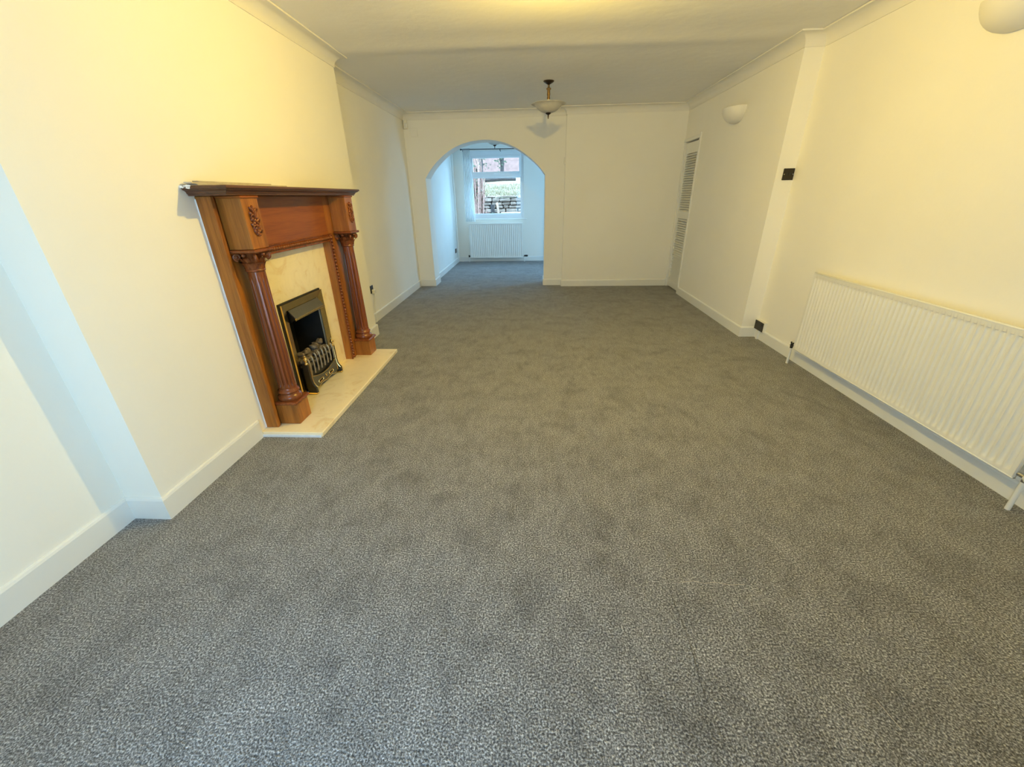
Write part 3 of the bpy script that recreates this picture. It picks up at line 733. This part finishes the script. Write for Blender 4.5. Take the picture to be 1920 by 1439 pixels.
# valves of the near radiator
vx = 2.128
def valve(rad_, along, a, z, dirn, kind, pipe_w=0.008):
    P_ = (lambda d, q, zz: (d, q, zz)) if along == 'y' else (lambda d, q, zz: (q, d, zz))
    dd = vx if along == 'y' else (9.245 + 0.035)
    m = MB().tube([P_(dd, a - dirn * 0.004, z), P_(dd, a + dirn * 0.030, z)], 0.010, 12)
    m.tube([P_(dd, a + dirn * 0.030, z - 0.022), P_(dd, a + dirn * 0.030, z + 0.018)], 0.011, 12)
    v_ = m.build('valve', 'valve_chrome' if kind else 'black_nickel', rad_, smooth=True, angle=50)
    if kind == 0:
        k = MB()
        for s1, s2 in ((1, 1), (1, -1)):
            k.tube([P_(dd, a + dirn * 0.030 - 0.017 * s1, z + 0.010 - 0.014 * s2), P_(dd, a + dirn * 0.030 + 0.017 * s1, z + 0.010 + 0.014 * s2)], 0.006, 8)
        k.build('valve_handle', 'black_nickel', v_)
    else:
        MB().tube([P_(dd, a + dirn * 0.030, z), P_(dd - 0.01, a + dirn * 0.055, z), P_(dd - 0.012, a + dirn * 0.075, z), P_(dd - 0.012, a + dirn * 0.105, z)], [0.014, 0.019, 0.020, 0.016], 14).build('valve_handle', 'gloss_white' if kind == 1 else 'black_plastic', v_, smooth=True, angle=50)
    MB().tube([P_(dd, a + dirn * 0.030, z - 0.020), P_(dd, a + dirn * 0.030, 0.0008)], pipe_w, 10).build('pipe_tail', 'gloss_white', rad_, smooth=True, angle=50)
valve(rad, 'y', 3.252, 0.158, 1, 0, 0.010)
valve(rad, 'y', 1.556, 0.172, -1, 1, 0.010)
rad2 = radiator('radiator', 'short white ribbed radiator under the garden window beyond the arch', 'x', 9.245, YE - 9.245, -1.400, -0.248, 0.088, 0.800, 0.0405, 1)
valve(rad2, 'x', -0.244, 0.125, 1, 2)
valve(rad2, 'x', -1.404, 0.125, -1, 0)

# ------------------------------------------------------------------ lights: pendants and wall uplighters
def pendant(x, y, label):
    root = thing('pendant_light', label, 'ceiling light', (x, y, H), 'bowl pendant lights')
    MB().lathe([(0.056, H - 0.0012), (0.055, H - 0.006), (0.045, H - 0.014), (0.030, H - 0.022), (0.014, H - 0.030), (0.010, H - 0.034)], x, y, 28).build('canopy', 'dark_bronze', root, smooth=True, angle=50)
    MB().lathe([(0.008, H - 0.033), (0.011, H - 0.044), (0.009, H - 0.052), (0.016, H - 0.058), (0.026, H - 0.064), (0.024, H - 0.072), (0.016, H - 0.080), (0.0155, H - 0.095), (0.017, H - 0.115), (0.014, H - 0.135),
                (0.0165, H - 0.150), (0.015, H - 0.165), (0.009, H - 0.182), (0.007, H - 0.20), (0.006, H - 0.275)], x, y, 20).build('stem', 'brass_aged', root, smooth=True, angle=60)
    zb = 2.118
    outer = [(0.012, zb), (0.045, zb + 0.004), (0.080, zb + 0.015), (0.108, zb + 0.033), (0.126, zb + 0.052), (0.140, zb + 0.066), (0.158, zb + 0.076), (0.182, zb + 0.080)]
    inner = [(r - 0.004, z + 0.004) for r, z in outer[::-1]]; inner[0] = (0.181, zb + 0.084); inner[-1] = (0.010, zb + 0.005)
    def wave(t, z): return 1.0 + (0.018 * math.cos(6 * t) * max(0, (z - zb - 0.05) / 0.03))
    MB().lathe(outer + inner + [outer[0]], x, y, 72, wave, cap=False).build('bowl', 'alabaster_glass', root, smooth=True, angle=60)
    MB().lathe([(0.004, 2.066), (0.005, 2.078), (0.007, 2.094), (0.006, 2.100), (0.014, 2.104), (0.026, 2.111), (0.030, 2.117), (0.028, 2.1205), (0.006, 2.122)], x, y, 24).build('finial', 'dark_bronze', root, smooth=True, angle=50)
    for k in range(3):
        an = 0.5 + 2 * PI * k / 3; ox, oy = x + 0.075 * math.cos(an), y + 0.075 * math.sin(an)
        h_ = MB().tube([(x, y, 2.150), (x + 0.04 * math.cos(an), y + 0.04 * math.sin(an), 2.146), (ox, oy, 2.156), (ox, oy, 2.170)], 0.006, 8)
        hh = h_.build('lamp_arm', 'brass_aged', root, smooth=True)
        MB().lathe([(0.012, 2.168), (0.016, 2.176), (0.024, 2.192), (0.027, 2.206), (0.024, 2.219), (0.013, 2.226), (0.002, 2.228)], ox, oy, 16).build('bulb', 'plastic_white', hh, smooth=True, angle=60)
pendant(0.143, 5.165, 'frosted bowl pendant light hanging unlit in front of the arch wall')
pendant(-0.685, 8.00, 'bowl pendant light seen through the top of the arch, beyond it')
def lit_light(x, y):
    root = thing('ceiling_lamp', 'lit globe ceiling lamp above the fireplace end of the room', 'ceiling light', (x, y, H))
    MB().lathe([(0.07, H + 0.0008), (0.068, H - 0.012), (0.05, H - 0.024), (0.014, H - 0.032), (0.010, H - 0.06), (0.010, H - 0.140), (0.017, H - 0.150), (0.018, H - 0.168)], x, y, 24).build('canopy', 'brass_aged', root, smooth=True, angle=50)
    MB().ell((x, y, H - 0.196), (0.021, 0.021, 0.024), None, 20, 12).build('bulb', 'bulb_lit', root, smooth=True, angle=180)
lit_light(0.155, 2.50)
def sconce(x, y, zr, label):
    m = MB(); ro = []; K, J = 24, 10
    hw, pr, hh = 0.172, 0.150, 0.135
    for j in range(J + 1):
        t = j / J; k = math.cos(t * PI / 2) ** 0.72; z = zr - hh * math.sin(t * PI / 2) ** 1.15
        for i in range(K + 1):
            an = -PI / 2 + PI * i / K
            ro.append((x - 0.0015 - pr * math.cos(an) ** 0.9 * k if abs(math.cos(an)) > 1e-6 else x - 0.0015, y + hw * math.sin(an) * k, z))
    m.add(ro, [(j * (K + 1) + i, j * (K + 1) + i + 1, (j + 1) * (K + 1) + i + 1, (j + 1) * (K + 1) + i) for j in range(J) for i in range(K)])
    inn = [(x - 0.0015 - (x - 0.0015 - p[0]) * 0.94, y + (p[1] - y) * 0.95, p[2] + 0.006) for p in ro]
    o0 = len(ro)
    m.add(inn, [(j * (K + 1) + i, (j + 1) * (K + 1) + i, (j + 1) * (K + 1) + i + 1, j * (K + 1) + i + 1) for j in range(J) for i in range(K)])
    for i in range(K): m.f.append((i, o0 + i, o0 + i + 1, i + 1))
    root = thing('wall_uplighter', label, 'wall light', (x, y, zr - hh), 'plaster wall uplighters')
    m.build('shade', 'plaster_white', root, smooth=True, angle=50)
    MB().cbox(x - 0.030, x - 0.001, y - 0.05, y + 0.05, zr - 0.08, zr - 0.02, 0.004).build('back_plate', 'plastic_white', root)
    MB().tube([(x - 0.03, y, zr - 0.05), (x - 0.06, y, zr - 0.05), (x - 0.065, y, zr - 0.035)], 0.012, 10).build('lamp_holder', 'plastic_white', root, smooth=True)
sconce(XR2, 4.985, 2.085, 'white half-bowl plaster uplighter on the far right wall near the louvre door')
sconce(XR1, 2.478, 2.102, 'white half-bowl plaster uplighter high above the radiator, at the picture edge')

# ------------------------------------------------------------------ switches, sockets, sensors
sw = thing('light_switch', 'square black nickel light switch on the step of the right wall', 'light switch', (2.160, YJ, 1.40))
MB().cbox(2.114, 2.206, YJ - 0.007, YJ - 0.0006, 1.400, 1.490, 0.003).build('plate', 'black_nickel', sw)
for dx in (-0.012, 0.012): MB().cbox(2.160 + dx - 0.006, 2.160 + dx + 0.006, YJ - 0.012, YJ - 0.007, 1.434, 1.456, 0.002).build('rocker', 'black_plastic', sw)
for dx in (-0.036, 0.036): MB().tube([(2.160 + dx, YJ - 0.0088, 1.445), (2.160 + dx, YJ - 0.0068, 1.445)], 0.004, 10).build('screw', 'valve_chrome', sw)
def double_socket(x, y0, y1, z0, z1, label):
    s = thing('wall_socket', label, 'socket', (x, (y0 + y1) / 2, z0))
    MB().cbox(x - 0.031, x - 0.0006, y0 - 0.004, y1 + 0.004, z0 - 0.004, z1 + 0.004, 0.003).build('pattress', 'plastic_white', s)
    pl_ = MB().cbox(x - 0.038, x - 0.031, y0, y1, z0, z1, 0.002).build('plate', 'black_nickel', s)
    for cy in (y0 + 0.045, y1 - 0.045):
        for dy, dz, wy, wz in ((0, 0.013, 0.0022, 0.005), (-0.011, -0.006, 0.004, 0.0025), (0.011, -0.006, 0.004, 0.0025)):
            MB().cbox(x - 0.0386, x - 0.0376, cy + dy - wy, cy + dy + wy, (z0 + z1) / 2 - 0.008 + dz - wz, (z0 + z1) / 2 - 0.008 + dz + wz, 0.0003).build('pin_hole', 'black_plastic', pl_)
    for cy in (y0 + 0.022, y1 - 0.022): MB().cbox(x - 0.041, x - 0.038, cy - 0.005, cy + 0.005, z1 - 0.032, z1 - 0.014, 0.001).build('rocker', 'black_plastic', pl_)
double_socket(XR1, 3.836, 3.984, 0.092, 0.178, 'black double socket on a white box low beside the right wall step')
tag(MB().cbox(XR1 - 0.034, XR1 - 0.0135, 3.905, 3.930, 0.0005, 0.086, 0.002).build('cable_cover', 'gloss_white'), 'short white cable cover from the double socket to the floor', 'cable cover')
# alcove socket with plug and cable
s = thing('wall_socket', 'black socket with a white plug on the left alcove wall behind the fireplace', 'socket', (XL, 4.60, 0.33))
MB().cbox(XL + 0.0006, XL + 0.009, 4.53, 4.615, 0.335, 0.420, 0.002).build('plate', 'black_nickel', s)
pg = MB().cbox(XL + 0.0095, XL + 0.046, 4.548, 4.600, 0.330, 0.378, 0.006).build('plug', 'plastic_white', s)
MB().tube([(XL + 0.03, 4.572, 0.332), (XL + 0.032, 4.570, 0.29), (XL + 0.018, 4.556, 0.20), (XL + 0.020, 4.545, 0.13), (XL + 0.028, 4.53, 0.08), (XL + 0.03, 4.52, 0.004)], 0.0032, 8).build('cable', 'plastic_white', pg, smooth=True)
# extension left socket
s = thing('wall_socket', 'small dark socket on the left wall of the room beyond the arch', 'socket', (XE1, 9.06, 0.25))
MB().cbox(XE1 + 0.0006, XE1 + 0.010, 9.00, 9.147, 0.225, 0.311, 0.002).build('plate', 'black_nickel', s)
for dy in (0.03, 0.117): MB().cbox(XE1 + 0.010, XE1 + 0.013, 9.0 + dy - 0.006, 9.0 + dy + 0.006, 0.285, 0.300, 0.001).build('rocker', 'black_plastic', s)
# alarm sensor in the corner of the alcove
s = thing('motion_sensor', 'small white motion sensor high in the alcove corner', 'sensor', (-1.835, 6.63, 2.21))
MB().prism([(XL + 0.001, YA - 0.02), (XL + 0.02, YA - 0.001), (XL + 0.070, YA - 0.030), (XL + 0.062, YA - 0.062), (XL + 0.030, YA - 0.072)], 2, 2.205, 2.310).build('housing', 'plastic_white', s)
MB().lathe([(0.020, 2.215), (0.024, 2.222), (0.026, 2.255), (0.024, 2.268), (0.018, 2.275)], XL + 0.052, YA - 0.050, 20).build('lens', 'gloss_white', s, smooth=True, angle=50)
bp = tag(MB().cbox(-1.768, -1.662, YA - 0.012, YA - 0.0006, 2.112, 2.222, 0.002).build('blanking_plate', 'wall_paint'), 'cream painted square blanking plate on the wall left of the arch', 'wall plate')
s = thing('door_contact', 'tiny white sensor box on the wall step right of the arch', 'sensor', (0.428, YW, 1.715))
MB().cbox(XC - 0.024, XC - 0.0006, YW - 0.006, YW + 0.016, 1.715, 1.802, 0.003).build('housing', 'plastic_white', s)
MB().tube([(XC - 0.004, YW + 0.010, 1.803), (XC - 0.004, YW + 0.008, 2.20), (XC - 0.004, YW + 0.010, 2.300)], 0.003, 6).build('corner_line', 'plastic_white', s)  # pale tube drawn along the step's corner, where only a shading line runs

# curtain and rod in the extension
rod = thing('curtain_rod', 'thin black curtain rod above the garden window', 'curtain rod', (-0.65, 9.29, 2.17))
MB().tube([(-1.472, 9.27, 2.183), (0.10, 9.27, 2.172)], 0.008, 12).build('pole', 'black_plastic', rod, smooth=True)
for x in (-1.478, 0.106): MB().ell((x, 9.27, 2.183 if x < 0 else 2.172), (0.018, 0.016, 0.016), None, 14, 8).build('rod_end', 'black_plastic', rod, smooth=True, angle=180)
for x in (-1.44, -0.69, 0.06): MB().tube([(x, 9.27, 2.170), (x, 9.27, 2.150), (x, 9.34, 2.146), (x, YE - 0.0015, 2.150)], 0.007, 8).build('rod_bracket', 'black_plastic', rod, smooth=True)
def cur(u, v):
    z = 2.200 - v * 1.36; spread = 0.075 + 0.030 * min(1, v * 1.3)
    x = -1.375 + (u - 0.5) * 2 * spread + 0.02 * v
    return (x, 9.272 + 0.024 * math.sin(u * 2 * PI * 6.5 + 0.6 * math.sin(v * 4)) * (0.7 + 0.4 * v), z)
tag(MB().grid(cur, 90, 24).build('voile_curtain', 'voile', smooth=True, angle=180), 'sheer white voile curtain gathered at the left of the garden window', 'curtain')
# white corner pipe boxing
struct(MB().tube([(XE1 + 0.020, YE - 0.11, 0.10), (XE1 + 0.020, YE - 0.11, H)], 0.014, 12).build('trim_6', 'gloss_white', smooth=True), 'white pipe running up the extension corner')

# ------------------------------------------------------------------ loose carpet fibres near the camera
for i, (pts, mat, lb) in enumerate((
        ([(0.501, 1.059), (0.500, 1.011), (0.506, 0.917), (0.504, 0.829), (0.501, 0.789), (0.498, 0.759), (0.497, 0.689)], 'black_plastic', 'dark loose thread lying across the carpet in the foreground'),
        ([(0.975, 0.715), (0.980, 0.695), (0.984, 0.672), (0.990, 0.648)], 'pale_trim', 'pale loose thread on the carpet near the bottom right of the picture'),
        ([(0.544, 1.087), (0.600, 1.096), (0.635, 1.086), (0.676, 1.092), (0.730, 1.083), (0.779, 1.087)], 'pale_trim', 'pale loose thread lying on the carpet, running left to right'))):
    m = MB().tube([(x, y, 0.0012) for x, y in pts], 0.0008, 5)
    tag(m.build('loose_thread', mat), lb, 'thread')

# ------------------------------------------------------------------ garden outside
struct(MB().box(-9, 7, YE + 0.28, 13.3, -0.2, 0.0).build('ground_terrace', 'soil'))
rn = random.Random(21)
def lawn(u, v):
    x = -12 + 20 * u; y = 13.22 + 9.5 * v
    z = 1.29 + 0.105 * (y - 13.22) * (0.8 + 0.02 * (y - 13.2)) + 0.03 * math.sin(x * 3.1 + y * 1.3) * math.sin(y * 2.2 - x)
    return (x, y, z)
lm = MB().grid(lawn, 60, 50)
struct(lm.build('ground_lawn', 'grass_lawn', smooth=True, angle=180), 'sloping pale green lawn outside the window')
def blades():
    m = MB(); r = random.Random(4)
    for _ in range(5000):
        u, v = r.uniform(0.40, 0.62), 0.03 + r.random() ** 1.3 * 0.44
        x, y, z = lawn(u, v); h = r.uniform(0.04, 0.11); t = r.uniform(0, PI); w_ = 0.012
        dx, dy = math.cos(t) * w_, math.sin(t) * w_; lx, ly = r.uniform(-.05, .05), r.uniform(-.05, .05)
        m.add([(x - dx, y - dy, z - 0.01), (x + dx, y + dy, z - 0.01), (x + lx, y + ly, z + h)], [(0, 1, 2)])
    return m
gb = blades().build('lawn_grass', 'grass_lawn'); stuff(gb); tag(gb, 'short rough grass on the lawn slope outside', 'grass')
# dry stone wall, stone by stone
sw_ = thing('stone_wall', 'low dry stone retaining wall below the lawn outside', 'stone wall', (-0.9, 13.2, 0))
MB().box(-3.2, 1.6, 13.24, 13.42, 0, 1.285).build('core', 'soil', sw_)
z = 0.42; row = 0
while z < 1.30:
    h = rn.uniform(0.075, 0.13); x = -2.7 + rn.uniform(0, 0.2)
    if z + h > 1.36: h = max(0.05, 1.34 - z)
    while x < 1.0:
        L = rn.uniform(0.16, 0.42); dy = rn.uniform(-0.05, 0.03); g_ = 0.008
        m = MB(); q = 0.012 + rn.random() * 0.012
        m.cbox(x + g_, x + L - g_, 13.10 + dy, 13.30, z + g_ + rn.uniform(0, .008), z + h - rn.uniform(0, 0.012), q)
        m.v = [(vx_ + rn.uniform(-.008, .008), vy_ + rn.uniform(-.012, .012), vz_ + rn.uniform(-.007, .007)) for vx_, vy_, vz_ in m.v]
        m.build('stone', 'garden_stone', sw_)
        x += L
    z += h; row += 1
# leaning timber and a stump in front of the wall
tag(MB().add(*[[( -1.13, 12.98, 1.15), (-1.07, 12.98, 1.17), (-0.90, 12.80, 0.02), (-0.97, 12.80, 0.0), (-1.13, 13.03, 1.15), (-1.07, 13.03, 1.17), (-0.90, 12.85, 0.02), (-0.97, 12.85, 0.0)],
               [(0, 1, 2, 3), (4, 7, 6, 5), (0, 4, 5, 1), (1, 5, 6, 2), (2, 6, 7, 3), (3, 7, 4, 0)]]).build('timber_plank', 'painted_timber'), 'pale timber plank leaning on the garden stone wall', 'plank')
tag(MB().cbox(-0.97, -0.10, 12.70, 12.80, 0.0, 0.90, 0.01).build('raised_bed_edge', 'painted_timber'), 'pale timber edge of a raised bed under the stone wall', 'timber')
tag(MB().lathe([(0.07, 0.0), (0.06, 0.5), (0.055, 1.0), (0.06, 1.10)], -1.22, 12.90, 12, lambda t, z: 1 + 0.12 * math.cos(3 * t + z * 4)).build('tree_stump', 'bark_dark', smooth=True), 'dark slim stump standing before the garden stone wall', 'stump')
# bare stems at the left
def stem_clump(name, label, x0, x1, y0, y1, ht, cnt, seed, z0=0.0):
    r = random.Random(seed)
    root = thing(name, label, 'shrub', ((x0 + x1) / 2, (y0 + y1) / 2, z0))
    m = MB(); lv = MB()
    for _ in range(cnt):
        x, y = r.uniform(x0, x1), r.uniform(y0, y1); lx, ly = r.gauss(0, 0.10), r.gauss(0, 0.10); hh = ht * r.uniform(0.7, 1.05)
        pts = [(x + lx * t + 0.03 * math.sin(5 * t + x * 30), y + ly * t, z0 + hh * t) for t in (0, .25, .5, .75, 1)]
        m.tube(pts, [0.018, 0.016, 0.013, 0.010, 0.005], 5)
        for _k in range(5):
            t = r.uniform(.2, .95); p = (x + lx * t, y + ly * t, z0 + hh * t)
            m.tube([p, (p[0] + r.gauss(0, .07), p[1] + r.gauss(0, .07), p[2] + r.uniform(.05, .25))], [0.007, 0.003], 4)
        for _k in range(4):
            t = r.uniform(0.1, 1); c_ = (x + lx * t + r.gauss(0, .08), y + ly * t + r.gauss(0, .08), z0 + hh * t); a_ = r.uniform(0, 6); s_ = r.uniform(.02, .05)
            lv.add([(c_[0] - s_ * math.cos(a_), c_[1] - s_ * math.sin(a_), c_[2]), (c_[0], c_[1], c_[2] - s_ * .5), (c_[0] + s_ * math.cos(a_), c_[1] + s_ * math.sin(a_), c_[2] + .01), (c_[0], c_[1], c_[2] + s_ * .6)], [(0, 1, 2, 3)])
    stuff(m.build('stems', 'bare_stem', root, smooth=True)); stuff(lv.build('leaves', 'leaf_green', root))
stem_clump('bare_shrub', 'tall bare-stemmed pale shrub at the left of the window view', -1.90, -1.30, 10.9, 11.7, 2.5, 110, 31)
stem_clump('low_shrub', 'small green shrub at the foot of the stone wall outside', -1.62, -1.36, 12.35, 12.6, 1.0, 22, 33)
# trees and fence at the top of the slope
def far_tree(x, y, z0, h, seed, label):
    r = random.Random(seed); root = thing('garden_tree', label, 'tree', (x, y, z0), 'trees above the lawn')
    m = MB().tube([(x, y, z0 - 0.1), (x + .05, y, z0 + h * .4), (x - .03, y, z0 + h * .75), (x + .04, y, z0 + h)], [0.09, 0.07, 0.05, 0.02], 8)
    lv = MB()
    for _ in range(26):
        t = r.uniform(.12, .95); a_ = r.uniform(0, 6.28); L = r.uniform(.2, .62); p0 = Vector((x, y, z0 + h * t)); p1 = p0 + Vector((math.cos(a_) * L, math.sin(a_) * L, r.uniform(.1, .8)))
        m.tube([p0, (p0 + p1) / 2 + Vector((0, 0, .08)), p1], [0.03, 0.02, 0.006], 5)
        for _k in range(16):
            c_ = p0.lerp(p1, r.random()) + Vector((r.gauss(0, .15), r.gauss(0, .15), r.gauss(0, .12))); an = r.uniform(0, 6); s_ = r.uniform(.03, .08)
            lv.add([(c_.x - s_ * math.cos(an), c_.y, c_.z), (c_.x, c_.y, c_.z - s_ * .5), (c_.x + s_ * math.cos(an), c_.y + .02, c_.z + .01), (c_.x, c_.y, c_.z + s_ * .6)], [(0, 1, 2, 3)])
    stuff(m.build('branches', 'bark_dark', root, smooth=True)); stuff(lv.build('leaves', 'leaf_green', root))
far_tree(-2.25, 19.0, 1.90, 3.2, 41, 'leafy tree on the lawn top, left of the view through the window')
far_tree(-1.50, 20.9, 2.10, 3.0, 42, 'leafy tree on the lawn top, middle of the view through the window')
fe = thing('garden_fence', 'weathered horizontal board fence at the top of the lawn', 'fence', (-1.0, 22.6, 2.1))
for k in range(7): MB().cbox(-4.5, 3.5, 22.55, 22.575 + 0.02 * (k % 2), 2.15 + 0.19 * k, 2.345 + 0.19 * k, 0.006).build('board', 'weathered_board', fe)
for x in (-4.3, -2.4, -0.5, 1.4, 3.3): MB().cbox(x, x + 0.1, 22.605, 22.70, 2.0, 3.55, 0.01).build('post', 'weathered_board', fe)
tag(MB().tube([(-2.0, 18.2, 1.93), (-1.3, 18.0, 1.95), (-0.75, 18.1, 1.93)], [0.09, 0.08, 0.06], 8).build('fallen_log', 'bark_dark', smooth=True), 'fallen log lying across the top of the lawn', 'log')
